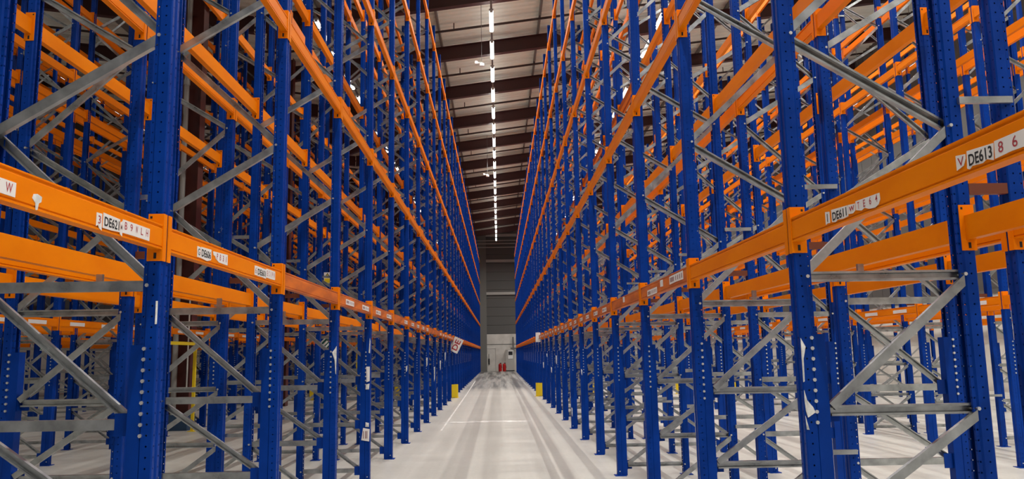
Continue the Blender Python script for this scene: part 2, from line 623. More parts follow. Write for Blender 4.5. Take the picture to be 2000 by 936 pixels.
# brace nodes
XF, XREAR, XB = 0.060, 0.887, 0.158
LOWZ = [1.288, 0.724, 0.136]
BR = []          # name, p0, p1, yc, web side
BR.append(('horizontal_brace', (XF - .012, 1.971), (XREAR + .012, 1.971), 0.0, 1))
for z in LOWZ:
    BR.append(('horizontal_brace', (XB + .012, z), (XREAR + .012, z), 0.0, 1))
for za, zb in ((1.971, 1.288), (1.288, 0.724), (0.724, 0.136)):
    BR.append(('diagonal_brace', (XB + .005, zb + 0.035), (XREAR, za - 0.03), -0.026, -1))
zf, zr = 1.971, 2.764
while zr < TOP:
    BR.append(('diagonal_brace', (XF, zf + 0.02), (XREAR, zr - 0.008), -0.018, -1))
    zf2 = zf + 1.315
    if zf2 < TOP:
        BR.append(('diagonal_brace', (XF, zf2 - 0.008), (XREAR, zr + 0.008), 0.018, 1))
    zf, zr = zf2, zr + 1.315
BR.append(('horizontal_brace', (XF - .012, 10.80), (XREAR + .012, 10.80), 0.0, 1))


def brace_mesh(p0, p1, yc, s):
    w, h, t = 0.0225, 0.0125, 0.0035
    d = Vector((p1[0] - p0[0], p1[1] - p0[1]))
    L = d.length
    d.normalize()
    n = Vector((-d.y, d.x))
    poly = [(-w + .008, -s * h), (-w, -s * h), (-w, s * h), (w, s * h), (w, -s * h), (w - .008, -s * h)]
    poly = thick(poly, t * s * 1.0 if s < 0 else t)
    if s < 0:
        poly = thick([(-w + .008, h), (-w, h), (-w, -h), (w, -h), (w, h), (w - .008, h)], t)

    def fr(u, v, ww):
        return (p0[0] + d.x * ww + n.x * u, yc + v, p0[1] + d.y * ww + n.y * u)
    mb = MB().prism(poly, -0.02, L + 0.02, fr)
    return mb


BRM = [(nm, brace_mesh(a, b, yc, s).mesh(nm, M['galv'])) for nm, a, b, yc, s in BR]
# the same bracing as one light mesh for frames too far off to tell the braces apart
mbf = MB()
for nm, a, b, yc, s in BR:
    d = Vector((b[0] - a[0], b[1] - a[1]))
    L = d.length
    d.normalize()
    n = Vector((-d.y, d.x))
    mbf.prism([(-.0225, -.011), (.0225, -.011), (.0225, .011), (-.0225, .011)], -.02, L + .02,
              lambda u, v, w, a=a, d=d, n=n, yc=yc: (a[0] + d.x * w + n.x * u, yc + v, a[1] + d.y * w + n.y * u))
BRACING = mbf.mesh('bracing', M['galv_far'])
BASE = MB().box(-0.035, 0.115, -0.075, 0.075, 0.0, 0.008).box(0.02, 0.05, -0.069, -0.052, 0.008, 0.02).box(0.02, 0.05, 0.052, 0.069, 0.008, 0.02).mesh('base_plate', M['blue'])
rp = thick([(0.066, 0.0415), (0.131, 0.0415), (0.131, -0.0415), (0.066, -0.0415)], -0.0035)
REINF = MB().prism(rp, 0.008, 1.675, XYZ).mesh('reinforcement', M['blue'])
BRACKET = MB().box(0.131, 0.200, 0.014, 0.020, -0.055, 0.055).box(0.1315, 0.137, -0.03, 0.02, -0.055, 0.055).mesh('brace_bracket', M['blue'])
mb = MB()
for i in range(9):
    z = 1.235 + 0.0526 * i
    mb.tube((0.0605, -0.054, z), (0.0605, 0.054, z), 0.0100, 6)
RBOLT = mb.mesh('bolt_row', M['bolt'])
mb = MB()
zz_ = [1.971 + 1.315 * i for i in range(7)]
for z in zz_:
    mb.tube((0.064, -0.050, z), (0.064, 0.050, z), 0.010, 6)
for z in [1.971, 1.288, .724, .136] + [2.764 + 1.315 * i for i in range(7)]:
    mb.tube((0.886, -0.050, z), (0.886, 0.050, z), 0.010, 6)
for z in (0.06,):
    mb.tube((0.03, -0.05, z), (0.03, 0.05, z), 0.008, 6)
JBOLT = mb.mesh('joint_bolts', M['bolt'])
SPACER = MB().box(DEPTH - 0.02, DEPTH + GAP + 0.058, -0.070, -0.0465, -0.018, 0.018).mesh('row_spacer', M['galv'])
TIE = MB().box(DEPTH + 0.002, DEPTH + GAP - 0.002, -0.040, -0.005, -0.028, 0.028).mesh('tie_bar', M['tie'])
SPACER_Z = [0.81, 2.895, 9.2]

# ------------------------------------------------------------------ choose which frames are singled out
cand = []
for r in ROWS:
    for k in range(0, r['kmax'] + 1):
        y = row_y(r, k)
        sx = 1 if r['rot'] == 0 else -1
        pts = [(r['x'] + sx * dx, y, z) for dx in (0.03, 0.5, 0.92) for z in (0.2, 1.5, 3, 5, 7, 9, 10.8)]
        fr = sum(seen(p) for p in pts) / len(pts)
        near = (k == 0 and r['i'] < 2)
        if fr == 0 and not near:
            continue
        cand.append([(0.4 + fr) * r['wt'] / max(y, 1.0) if fr else 0.2, r, k, fr])
cand.sort(key=lambda c: -c[0])
N_FULL, N_ALL = 96, 290
rank = {}
chosen = {}
for idx, (s, r, k, fr) in enumerate(cand):
    chosen[(id(r), k)] = 2 if idx < N_FULL else 1 if idx < N_ALL else 0
FRAMES = {}
stuff_fr = []
cand.sort(key=lambda c: (ROWS.index(c[1]), c[2]))
cnt = {}
for s, r, k, fr in cand:
    lod = chosen[(id(r), k)]
    y = row_y(r, k)
    if fr:
        cnt[id(r)] = cnt.get(id(r), 0) + 1
        lab = f'blue upright frame with grey bracing, {nth(cnt[id(r)])} from the camera, {r["words"]}'
    else:
        lab = f'blue upright frame beside the camera just outside the picture, {r["words"]}'
    if lod == 0:
        stuff_fr.append((r, y))
        continue
    fo = thing('rack_frame', lab, 'rack frame', None, (r['x'], y, 0), r['rot'], f'upright frames of the {r["words"]}')
    FRAMES[(r['side'], r['i'], k)] = fo
    if lod == 2:
        a = link('upright', UP, fo)
        b = link('upright', UP, fo, (DEPTH, 0, 0), math.pi)
        link('base_plate', BASE, a)
        link('base_plate', BASE, b)
        rf = link('reinforcement', REINF, fo)
        link('bolt_row', RBOLT, rf, kind='stuff')
        for z in LOWZ:
            link('brace_bracket', BRACKET, fo, (0, 0, z))
        for nm, me in BRM:
            link(nm, me, fo)
        link('joint_bolts', JBOLT, fo, kind='stuff')
    else:
        a = link('upright', UPS, fo)
        b = link('upright', UPS, fo, (DEPTH, 0, 0), math.pi)
        link('bracing', BRACING, fo, kind='stuff')
        if r['wt'] > .45 or y < 30:
            link('reinforcement', REINF, fo)
    if r['i'] % 2 == 0 and any(q['side'] == r['side'] and q['i'] == r['i'] + 1 for q in ROWS):
        for z in SPACER_Z:
            if lod == 2 or y < 26:
                link('row_spacer', SPACER, fo, (0, 0, z), label='short grey row spacer')
        if lod == 2:
            link('tie_bar', TIE, fo, (0, 0, 2.42), label='short brown tie bar between the rows')

# everything beyond the limit: one object
SPOLY = [(0.086, 0.036), (0.0, 0.045), (0.0, -0.045), (0.086, -0.036)]
mb = MB()
for r, y in stuff_fr:
    sx = 1 if r['rot'] == 0 else -1
    for dx, f in ((0, 1), (DEPTH, -1)):
        mb.prism([(r['x'] + sx * (dx + f * px_), y + sx * f * py_) for px_, py_ in SPOLY], 0.0, TOP, XYZ, 0)
    for nm, a, b, yc, s in BR:
        d = Vector((b[0] - a[0], b[1] - a[1]))
        L = d.length
        d.normalize()
        n = Vector((-d.y, d.x))
        mb.prism([(-.0225, -.011), (.0225, -.011), (.0225, .011), (-.0225, .011)], -.02, L + .02,
                 lambda u, v, w, a=a, d=d, n=n, yc=yc: (r['x'] + sx * (a[0] + d.x * w + n.x * u), y + sx * (yc + v), a[1] + d.y * w + n.y * u), 1)
if mb.v:
    link('distant_rack_frames', mb.mesh('distant_rack_frames', [M['blue_far'], M['galv_far']]), kind='stuff',
         label='the remaining blue upright frames massed far back in the outer rack rows', category='rack frames')

# ------------------------------------------------------------------ beams
HALF = (BAY - 0.09) / 2 - 0.0005
BPOLY = [(-0.004, -0.0625), (0.046, -0.0625), (0.046, 0.0625), (-0.004, 0.0625), (-0.004, 0.0565), (0.0025, 0.0525),
         (0.0025, 0.0455), (-0.004, 0.0405), (-0.004, -0.0455), (0.001, -0.0485), (0.001, -0.0515), (-0.004, -0.0545)]
BEAM = {}
for key in ('orange', 'orange_worn'):
    BEAM[key] = MB().prism(BPOLY, -HALF + 0.005, HALF - 0.005, lambda u, v, w: (u, w, v)).mesh('pallet_beam', M[key])


def connector(s):
    mb = MB()
    y0, y1 = sorted((s * (HALF - 0.005), s * HALF))
    mb.box(-0.004, 0.070, y0, y1, -0.12, 0.12)
    y2, y3 = sorted((s * (HALF - 0.005), s * (HALF + 0.036)))
    mb.box(-0.0085, -0.0035, y2, y3, -0.12, 0.12)
    yy0, yy1 = sorted((s * (HALF - 0.0056), s * (HALF - 0.004)))
    mb.box(0.050, 0.061, yy0, yy1, 0.096, 0.108, 1)
    mb.box(0.022, 0.036, yy0, yy1, -0.108, -0.078, 1)
    return mb.mesh('end_connector', [M['orange'], M['dark']])


CON = [connector(-1), connector(1)]
mb = MB().box(-0.004, 0.046, -HALF, HALF, -0.0625, 0.0625)
for s in (-1, 1):
    y0, y1 = sorted((s * (HALF - 0.006), s * (HALF + 0.034)))
    mb.box(-0.0085, -0.0035, y0, y1, -0.12, 0.12)
    y0, y1 = sorted((s * (HALF - 0.006), s * HALF))
    mb.box(-0.004, 0.07, y0, y1, -0.12, 0.12)
BEAM_S = mb.mesh('pallet_beam', M['orange_far'])
CLIP = MB().box(0.06, 0.10, -0.012, 0.012, -0.085, -0.0).box(0.04, 0.12, -0.02, 0.02, -0.075, -0.062).box(0.045, 0.115, -0.004, 0.004, -0.11, -0.085).mesh('hanger_clip', M['galv'])

bc = []
for r in ROWS:
    sx = 1 if r['rot'] == 0 else -1
    for k in range(0, r['kmax']):
        ya, yb = row_y(r, k), row_y(r, k + 1)
        for li, z in enumerate(LEVELS):
            if li == 0 and k == 13:
                continue                     # the cross passage
            for back in (0, 1):
                x = r['x'] + sx * (DEPTH if back else 0)
                pts = [(x, ya + (yb - ya) * t, z) for t in (0.02, 0.25, 0.5, 0.75, 0.98)]
                fr = sum(seen(p) for p in pts) / 5
                if fr == 0:
                    continue
                sc = (0.3 + fr) * r['wt'] * (0.55 if back else 1) * (1.35 if li == 0 else 1) / max(1.5, (ya + yb) / 2)
                bc.append((sc, r, k, li, back, x, (ya + yb) / 2, z))
bc.sort(key=lambda b: -b[0])
N_BF, N_BA = 150, 298
lodb = {}
for i, b in enumerate(bc):
    lodb[(id(b[1]), b[2], b[3], b[4])] = 2 if i < N_BF else 1 if i < N_BA else 0
bc.sort(key=lambda b: (ROWS.index(b[1]), b[3], b[4], b[2]))
cnt = {}
BEAMS = {}
st = MB()
for s, r, k, li, back, x, yc, z in bc:
    key = (id(r), li, back)
    cnt[key] = cnt.get(key, 0) + 1
    lod = lodb[(id(r), k, li, back)]
    rot = r['rot'] + (math.pi if back else 0)
    if lod == 0:
        sx = 1 if math.cos(rot) > 0 else -1
        for (a0, a1, b0, b1, c0, c1) in ((-0.004, 0.046, -HALF, HALF, -0.0625, 0.0625), (-0.008, 0.07, -HALF - .03, -HALF + .002, -0.12, 0.12),
                                         (-0.008, 0.07, HALF - .002, HALF + .03, -0.12, 0.12)):
            xs = sorted((x + sx * a0, x + sx * a1))
            st.box(xs[0], xs[1], yc + b0, yc + b1, z + c0, z + c1)
        continue
    face = 'back side' if back else 'aisle side'
    lab = f'orange beam, {LEVEL_WORD[li]} level, {face}, {nth(cnt[key])} bay from camera, {r["words"]}'
    grp = f'{LEVEL_WORD[li]} level beams of the {r["words"]}'
    if lod == 2:
        dark_tone = li == 0 and not back and r['i'] == 0 and k >= 2
        o = thing('pallet_beam', lab, 'beam', BEAM['orange_worn' if dark_tone else 'orange'], (x, yc, z), rot, grp)
        for c in CON:
            link('end_connector', c, o)
        if back and li == 0 and r['i'] == 0 and k < 8:
            link('hanger_clip', CLIP, o, (0, 0, -0.06), label='small grey hanger clip')
    else:
        o = thing('pallet_beam', lab, 'beam', BEAM_S, (x, yc, z), rot, grp)
    BEAMS[(r['side'], r['i'], k, li, back)] = o
link('distant_pallet_beams', st.mesh('distant_pallet_beams', M['orange_far']), kind='stuff',
     label='the remaining orange beams massed in the far bays and outer rack rows', category='beams')

# ------------------------------------------------------------------ location stickers and their lettering
_txt = {}


def text_mesh(s, m, bold):
    key = (s, m.name, bold)
    if key in _txt:
        return _txt[key]
    cu = bpy.data.curves.new('lettering', 'FONT')
    cu.body = s
    cu.resolution_u = 3
    cu.offset = 0.022 if bold else 0.004
    o = bpy.data.objects.new('lettering', cu)
    COL.objects.link(o)
    dg = bpy.context.evaluated_depsgraph_get()
    me = bpy.data.meshes.new_from_object(o.evaluated_get(dg))
    bpy.data.objects.remove(o)
    bpy.data.curves.remove(cu)
    xs = [v.co.x for v in me.vertices]
    ys = [v.co.y for v in me.vertices]
    x0, x1, y0, y1 = min(xs), max(xs), min(ys), max(ys)
    for v in me.vertices:
        v.co = ((v.co.x - x0) / (x1 - x0), (v.co.y - y0) / (y1 - y0), 0)
    me.materials.clear()
    me.materials.append(m)
    me.name = 'lettering'
    _txt[key] = me
    return me


def place_text(parent, s, m, bold, org, ux, uy):
    """lettering stretched over the parallelogram org, org+ux, org+uy (parent space)"""
    src = text_mesh(s, m, bold)
    me = src.copy()
    for v in me.vertices:
        a, b = v.co.x, v.co.y
        v.co = Vector(org) + Vector(ux) * a + Vector(uy) * b
    return link('lettering', me, parent)


def sticker(beam, side, poly, texts=(), lab=None, mtl='paper'):
    """poly: [(Y, Z)] in world metres on the aisle face; texts: (string, ink, bold, Ya, Yb, Z0, Z1)"""
    c = beam.location
    s = 1 if side > 0 else -1
    loc = lambda Y, Z: (s * (Y - c.y), Z - c.z)
    pl = [loc(*q) for q in poly]
    area = sum(pl[i][0] * pl[(i + 1) % len(pl)][1] - pl[(i + 1) % len(pl)][0] * pl[i][1] for i in range(len(pl)))
    if area < 0:
        pl.reverse()
    o = link('location_sticker', MB().prism(pl, -0.0056, -0.0042, lambda u, v, w: (w, u, v)).mesh('location_sticker', M[mtl]), beam)
    if lab:
        o['label'] = lab
    for (t, ink, bold, ya, yb, z0, z1) in texts:
        a, z0l = loc(ya, z0)
        b, z1l = loc(yb, z1)
        place_text(o, t, M[ink], bold, (-0.0062, a, z0l), (0, b - a, 0), (0, 0, z1l - z0l))
    return o


def rect(ya, yb, z0, z1, j=0.0):
    r_ = lambda: random.uniform(-j, j)
    return [(ya + r_(), z0 + r_()), ((ya + yb) / 2, z0 + r_()), (yb + r_(), z0 + r_()), (yb + r_(), z1 + r_()), (ya + r_(), z1 + r_())]


def letters(chars, ink, bold, ya, yb, z0, z1, w=0.55):
    n = len(chars)
    step = (yb - ya) / n
    out = []
    for i, ch in enumerate(chars):
        if ch == ' ':
            continue
        ww = w * (0.35 if ch in '1I|' else 1)
        a = ya + step * (i + 0.5 - ww / 2)
        out.append((ch, ink, bold, a, a + step * ww, z0, z1))
    return out


b0 = BEAMS[(-1, 0, 0, 0, 0)]
sticker(b0, -1, rect(2.45, 2.755, 2.171, 2.225, .002), letters('R7YW', 'red_ink', False, 2.47, 2.75, 2.182, 2.216)[2:], 'white sticker ending in red letters Y W')
sticker(b0, -1, [(2.855, 2.19), (2.862, 2.206), (2.885, 2.211), (2.915, 2.205), (2.912, 2.185), (2.897, 2.178), (2.892, 2.153), (2.880, 2.150), (2.876, 2.175)], (), 'torn white sticker remnant', 'wrap')
sticker(b0, -1, [(3.318, 2.162), (3.333, 2.170), (3.345, 2.157), (3.366, 2.150), (3.364, 2.222), (3.318, 2.221)], [('3', 'red_ink', False, 3.332, 3.354, 2.176, 2.211)], 'small white sticker with a red 3')
sticker(b0, -1, rect(3.374, 3.528, 2.166, 2.227, .003), [('DE621', 'black', True, 3.386, 3.520, 2.174, 2.216)], 'white sticker reading DE621')
sticker(b0, -1, [(3.530, 2.160), (3.552, 2.152), (3.550, 2.222), (3.532, 2.212)], [('M', 'print', False, 3.533, 3.548, 2.182, 2.204)], 'narrow faded sticker scrap')
sticker(b0, -1, rect(3.553, 3.831, 2.170, 2.231, .001), letters('B9WLH', 'red_ink', False, 3.556, 3.828, 2.188, 2.222, .42), 'white sticker with red letters B 9 W L H')
b1 = BEAMS[(-1, 0, 1, 0, 0)]
sticker(b1, -1, rect(4.446, 4.497, 2.170, 2.232, .002), [('G', 'black', False, 4.455, 4.487, 2.182, 2.220)], 'small white sticker with a G')
sticker(b1, -1, [(4.503, 2.170), (4.60, 2.163), (4.664, 2.176), (4.664, 2.238), (4.503, 2.234)], [('DE606', 'black', True, 4.512, 4.655, 2.180, 2.224)], 'white sticker reading DE606')
sticker(b1, -1, [(4.74, 2.194), (4.80, 2.178), (4.950, 2.176), (4.946, 2.242), (4.69, 2.233), (4.70, 2.212), (4.73, 2.208)], letters('PB31', 'red_ink', False, 4.74, 4.945, 2.192, 2.228, .4), 'torn white sticker with red P B 3 1')
sticker(b1, -1, rect(5.502, 5.560, 2.175, 2.240, .002), [('6', 'print', False, 5.515, 5.548, 2.186, 2.228)], 'small white sticker with a 6')
sticker(b1, -1, rect(5.566, 5.775, 2.172, 2.240, .003), [('DE601', 'black', True, 5.575, 5.765, 2.183, 2.226)], 'white sticker reading DE601')
sticker(b1, -1, rect(5.780, 6.010, 2.182, 2.246, .002), letters('ECIPN', 'red_ink', False, 5.785, 6.005, 2.196, 2.234, .42), 'white sticker with red E C I P N')
r0 = BEAMS[(1, 0, 0, 0, 0)]
sticker(r0, 1, [(2.540, 2.176), (2.50, 2.184), (2.486, 2.205), (2.487, 2.219), (2.540, 2.226)], [('V', 'red_ink', False, 2.530, 2.496, 2.186, 2.215)], 'small torn sticker with a red V')
sticker(r0, 1, [(2.483, 2.170), (2.470, 2.164), (2.455, 2.172), (2.40, 2.168), (2.378, 2.175), (2.345, 2.164), (2.338, 2.216), (2.477, 2.226)], [('DE613', 'black', True, 2.470, 2.348, 2.174, 2.213)], 'torn white sticker reading DE613')
sticker(r0, 1, [(2.337, 2.166), (2.26, 2.170), (2.09, 2.166), (2.09, 2.220), (2.334, 2.220)], letters('869', 'red_ink', False, 2.338, 2.14, 2.178, 2.212, .36), 'white sticker with red 8 6')
sticker(r0, 1, [(3.603, 2.168), (3.585, 2.172), (3.557, 2.170), (3.556, 2.222), (3.603, 2.228)], [('I', 'black', False, 3.583, 3.576, 2.178, 2.216)], 'small white sticker with one stroke')
sticker(r0, 1, [(3.535, 2.170), (3.50, 2.164), (3.47, 2.171), (3.42, 2.165), (3.366, 2.168), (3.366, 2.216), (3.535, 2.226)], [('DE611', 'black', True, 3.525, 3.378, 2.173, 2.212)], 'torn white sticker reading DE611')
sticker(r0, 1, [(3.361, 2.176), (3.32, 2.172), (3.296, 2.180), (3.293, 2.210), (3.361, 2.216)], [('W', 'red_ink', True, 3.352, 3.302, 2.184, 2.206)], 'small smudged sticker with a red W')
sticker(r0, 1, [(3.288, 2.180), (3.24, 2.170), (3.21, 2.176), (3.17, 2.164), (3.12, 2.160), (3.088, 2.168), (3.073, 2.185), (3.075, 2.212), (3.288, 2.218)], letters('TE64', 'red_ink', False, 3.288, 3.076, 2.180, 2.210, .34), 'torn white sticker with red T E 6 4')


def plain_sticker(beam, side, ya, yb, z0=2.178, z1=2.236, marks=True):
    o = sticker(beam, side, rect(ya, yb, z0, z1, 0.003))
    if marks:
        c = beam.location
        s = 1 if side > 0 else -1
        mb = MB()
        L = yb - ya
        for t0, t1 in ((0.06, 0.36), (0.46, 0.52), (0.60, 0.66), (0.74, 0.80), (0.88, 0.94)):
            a, b = sorted((s * (ya + L * t0 - c.y), s * (ya + L * t1 - c.y)))
            mb.box(-0.0060, -0.0054, a, b, z0 + 0.014 - c.z, z1 - 0.014 - c.z)
        link('faded_marks', mb.mesh('faded_marks', M['print']), o, kind='stuff')


for ya, yb, z0, z1, mk in ((8.064, 7.565, 2.155, 2.215, 1), (7.405, 7.28, 2.196, 2.262, 0), (7.0, 6.475, 2.188, 2.256, 1)):
    plain_sticker(BEAMS[(1, 0, 2, 0, 0)], 1, ya, yb, z0, z1, mk)
plain_sticker(BEAMS[(1, 0, 3, 0, 0)], 1, 9.66, 9.53, 2.197, 2.263, False)
for ya, yb, k in ((8.83, 9.33, 3), (9.90, 10.40, 3), (11.01, 11.45, 4), (12.08, 12.58, 4)):
    plain_sticker(BEAMS[(-1, 0, k, 0, 0)], -1, ya, yb)
for side in (-1, 1):
    y1 = Y1L if side < 0 else Y1R
    for k in range(4 if side > 0 else 5, 13):
        bm = BEAMS.get((side, 0, k, 0, 0))
        if bm is None:
            continue
        ya = y1 + BAY * (k - 1)
        for t in ((0.22, 0.42), (0.68, 0.90)):
            if random.random() < 0.85:
                a, b = ya + BAY * t[0], ya + BAY * t[1]
                plain_sticker(bm, side, *((a, b) if side < 0 else (b, a)), marks=k < 8)
    for k in range(4, 15):
        bm = BEAMS.get((side, 2, k, 0, 0))
        if bm is None:
            continue
        ya = y1 + BAY * (k - 1)
        for t in ((0.15, 0.36), (0.62, 0.84)):
            a, b = ya + BAY * t[0], ya + BAY * t[1]
            plain_sticker(bm, side, *((a, b) if side < 0 else (b, a)), marks=False)

# ------------------------------------------------------------------ torn film and paper left on the uprights


def scrap(side, k, poly, name='torn_film', lab='torn white film', mtl='wrap', extra=None):
    """poly of world (X, Z) on the camera-facing side of the front upright"""
    fo = FRAMES[(side, 0, k)]
    x0 = fo.location.x
    s = 1 if side > 0 else -1
    n = len(poly)
    yo = s * -0.0475
    front, back = [], []
    for i, (X, Z) in enumerate(poly):
        w = 0.004 * math.sin(i * 2.1)
        front.append((s * (X - x0), yo - s * (0.003 + abs(w)), Z))
        back.append((s * (X - x0), yo, Z))
    cx = sum(v[0] for v in front) / n
    cz = sum(v[2] for v in front) / n
    vs = front + back + [(cx, yo - s * 0.011, cz)]
    fs = [(i, (i + 1) % n, 2 * n) for i in range(n)] + [(i, n + i, n + (i + 1) % n, (i + 1) % n) for i in range(n)] + [tuple(range(2 * n - 1, n - 1, -1))]
    o = link(name, MB().add(vs, fs).mesh(name, M[mtl]), fo, label=lab)
    return o


scrap(1, 1, [(1.535, 1.396), (1.546, 1.345), (1.574, 1.31), (1.585, 1.284), (1.545, 1.26), (1.537, 1.294), (1.534, 1.345)], lab='torn flap of white film')
scrap(1, 1, [(1.533, 1.269), (1.545, 1.209), (1.548, 1.2), (1.536, 1.201), (1.534, 1.226)], lab='small scrap of white film')
scrap(1, 1, [(1.535, 1.656), (1.556, 1.612), (1.542, 1.603), (1.541, 1.439), (1.534, 1.435), (1.534, 1.569)], lab='long thin strip of white film')
scrap(-1, 1, [(-1.694, 1.891), (-1.702, 1.891), (-1.702, 1.776), (-1.694, 1.777)], lab='thin white strip')
scrap(-1, 3, [(-1.692, 1.714), (-1.692, 1.576), (-1.694, 1.419), (-1.702, 1.435), (-1.711, 1.567), (-1.738, 1.648), (-1.713, 1.679)], lab='long pointed flap of white film')
scrap(-1, 4, [(-1.745, 1.467), (-1.698, 1.466), (-1.698, 1.279), (-1.74, 1.265)], 'paper_label', 'white paper label', 'paper')
scrap(-1, 4, [(-1.747, 1.234), (-1.699, 1.248), (-1.707, 1.171), (-1.751, 1.172)], lab='torn scrap of white film')
scrap(-1, 4, [(-1.701, 1.844), (-1.693, 1.796), (-1.696, 1.639), (-1.715, 1.647)], lab='narrow torn strip of white film')
pp = scrap(-1, 4, [(-1.778, 0.679), (-1.693, 0.662), (-1.699, 0.507), (-1.800, 0.524)], 'paper_label', 'hanging paper label with dark print', 'paper')
mb = MB()
fo = FRAMES[(-1, 0, 4)]
for xa, xb in ((-1.775, -1.765), (-1.748, -1.730), (-1.724, -1.718)):
    mb.box(-(xb - fo.location.x), -(xa - fo.location.x), 0.0565, 0.060, 0.545, 0.64)
link('faded_marks', mb.mesh('faded_marks', M['print']), pp, kind='stuff')
scrap(-1, 4, [(-1.746, 0.751), (-1.702, 0.739), (-1.704, 0.690), (-1.748, 0.692)], lab='small white scrap above the hanging label')
for side, k, z, h, w in ((-1, 6, 1.42, .12, .03), (-1, 8, 1.55, .22, .035), (-1, 9, 1.3, .4, .03), (-1, 10, 1.45, .3, .03), (-1, 11, 1.7, .3, .03),
                         (1, 6, 1.3, .12, .02), (1, 7, .45, .2, .02), (1, 9, 1.55, .25, .03), (1, 10, 1.2, .18, .03), (1, 11, 1.6, .12, .03), (1, 12, 1.3, .22, .03)):
    fo = FRAMES.get((side, 0, k))
    if fo is None:
        continue
    x0 = fo.location.x
    a = x0 + side * random.uniform(0.005, 0.03)
    scrap(side, k, [(a, z), (a + side * w, z - 0.02), (a + side * w * .8, z - h), (a + side * w * .2, z - h * .8)], lab='scrap of white film')

# ------------------------------------------------------------------ signs hung in the racks


def tilted_sign(name, lab, x, y, z, w, h, ang, m, texts=(), bars=()):
    o = thing(name, lab, 'sign', None, (x, y, z))
    o.rotation_euler = (0, ang, 0)
    link('sign_board', MB().box(-w / 2, w / 2, -0.004, 0.004, -h / 2, h / 2).mesh('sign_board', M[m]), o)
    for t, ink, x0, x1_, z0, z1 in texts:
        place_text(o, t, M[ink], True, (x0, -0.0055, z0), (x1_ - x0, 0, 0), (0, 0, z1 - z0))
    for x0, x1_, z0, z1, ink in bars:
        link('sign_mark', MB().box(x0, x1_, -0.0058, -0.0035, z0, z1).mesh('sign_mark', M[ink]), o)
    return o


yk13 = Y1L + BAY * 12
o = tilted_sign('aisle_sign', 'white aisle sign with red letters DE hung tilted off the left rack', -1.60, yk13 - 0.25, 1.97, 0.36, 0.56, math.radians(27), 'white')
# the letters run up the board
place_text(o, 'DE', M['red_ink'], True, (0.11, -0.0055, -0.20), (0, 0, 0.40), (-0.21, 0, 0))
tilted_sign('aisle_sign', 'plain white sign hung on the lowest beam of the right rack', 1.50, Y1R + BAY * 12 - 0.3, 2.21, 0.18, 0.36, 0.0, 'white')
tilted_sign('exit_sign', 'green sign with white bars tilted on an upright of the second left rack row', -3.72, 17.19, 1.87, 0.20, 0.20, math.radians(45), 'green', (),
            ((-0.10, -0.072, -0.10, 0.10, 'white'), (-0.03, 0.012, -0.08, 0.09, 'white'), (0.036, 0.072, -0.08, 0.09, 'white')))
tilted_sign('exit_sign', 'small green sign with white bars hung under a beam of the third left rack row', -7.17, 12.78, 1.83, 0.17, 0.10, 0.0, 'green', (),
            ((-0.07, -0.045, -0.028, 0.036, 'white'), (-0.026, 0.0, -0.028, 0.036, 'white'), (0.02, 0.04, -0.028, 0.036, 'white'), (-0.085, 0.085, -0.05, -0.042, 'white')))
o = tilted_sign('warning_sign', 'white and yellow triangle warning sign on an upright, second rack row on the left', -3.69, 17.19, 3.30, 0.15, 0.24, 0.0, 'paper', (),
                ((-0.065, 0.065, -0.11, -0.012, 'yellow'),))
link('triangle', MB().prism([(-0.055, 0.018), (0.055, 0.018), (0.0, 0.11)], -0.0065, -0.004, lambda u, v, w: (u, w, v)).prism([(-0.03, 0.032), (0.03, 0.032), (0.0, 0.082)], -0.0075, -0.0064, lambda u, v, w: (u, w, v), 1).mesh('triangle', [M['black'], M['yellow']]), o)

# ------------------------------------------------------------------ yellow upright guards at the cross passage
GUARD = MB()
gp = thick([(0.10, 0.095), (-0.10, 0.095), (-0.14, 0.06), (-0.14, -0.06), (-0.10, -0.095), (0.10, -0.095)], 0.006)
GUARD.prism(gp, 0.012, 0.50, XYZ)
GUARD = GUARD.mesh('shield', M['yellow'])
GFOOT = MB().box(-0.18, -0.04, -0.13, 0.13, 0.0, 0.012).box(-0.12, -0.04, -0.115, -0.098, 0.0, 0.22).box(-0.12, -0.04, 0.098, 0.115, 0.0, 0.22).mesh('foot', M['yellow'])
for r in ROWS:
    if r['i'] > 3:
        continue
    y = row_y(r, 13)
    o = thing('upright_guard', f'yellow steel guard around an upright at the floor, {r["words"]}', 'guard', None, (r['x'], y, 0), r['rot'], 'yellow upright guards')
    link('shield', GUARD, o)
    link('foot', GFOOT, o)

# ------------------------------------------------------------------ maroon column in the third row with its pipe and guard rail
COLX, COLY = -7.50, 18.80
zt = roof_z(VALLEY_X) - 0.22
o = thing('steel_column', 'tall maroon steel roof column standing in the left racks', 'column', None, (COLX, COLY, 0))
mb = MB().box(-0.36, 0.36, -0.012, 0.012, 0.35, zt).box(-0.375, -0.355, -0.16, 0.16, 0.35, zt).box(0.355, 0.375, -0.16, 0.16, 0.35, zt)
link('shaft', mb.mesh('shaft', M['column']), o)
link('base_casing', MB().box(-0.40, 0.40, -0.28, 0.22, 0, 0.35).mesh('base_casing', M['base_blue']), o, label='blue casing round the column foot')
mb = MB()
mb.tube((0, 0, 0.351), (0, 0, zt - 0.3), 0.062, 10)
for z in (2.2, 5.2, 8.2):
    mb.tube((0, 0, z), (0, 0, z + 0.12), 0.074, 10)
thing('drain_pipe', 'grey drain pipe running up the maroon column', 'pipe', mb.mesh('drain_pipe', M['pipe']), (COLX + 0.02, COLY - 0.15, 0))
mb = MB().tube((0, 0, 0.9), (0, 0, 3.4), 0.018, 6).tube((0, 0, 0.9), (0.12, 0, 0.9), 0.018, 6)
thing('conduit', 'thin white conduit on the maroon column edge', 'pipe', mb.mesh('conduit', M['white']), (COLX + 0.33, COLY - 0.2, 0))
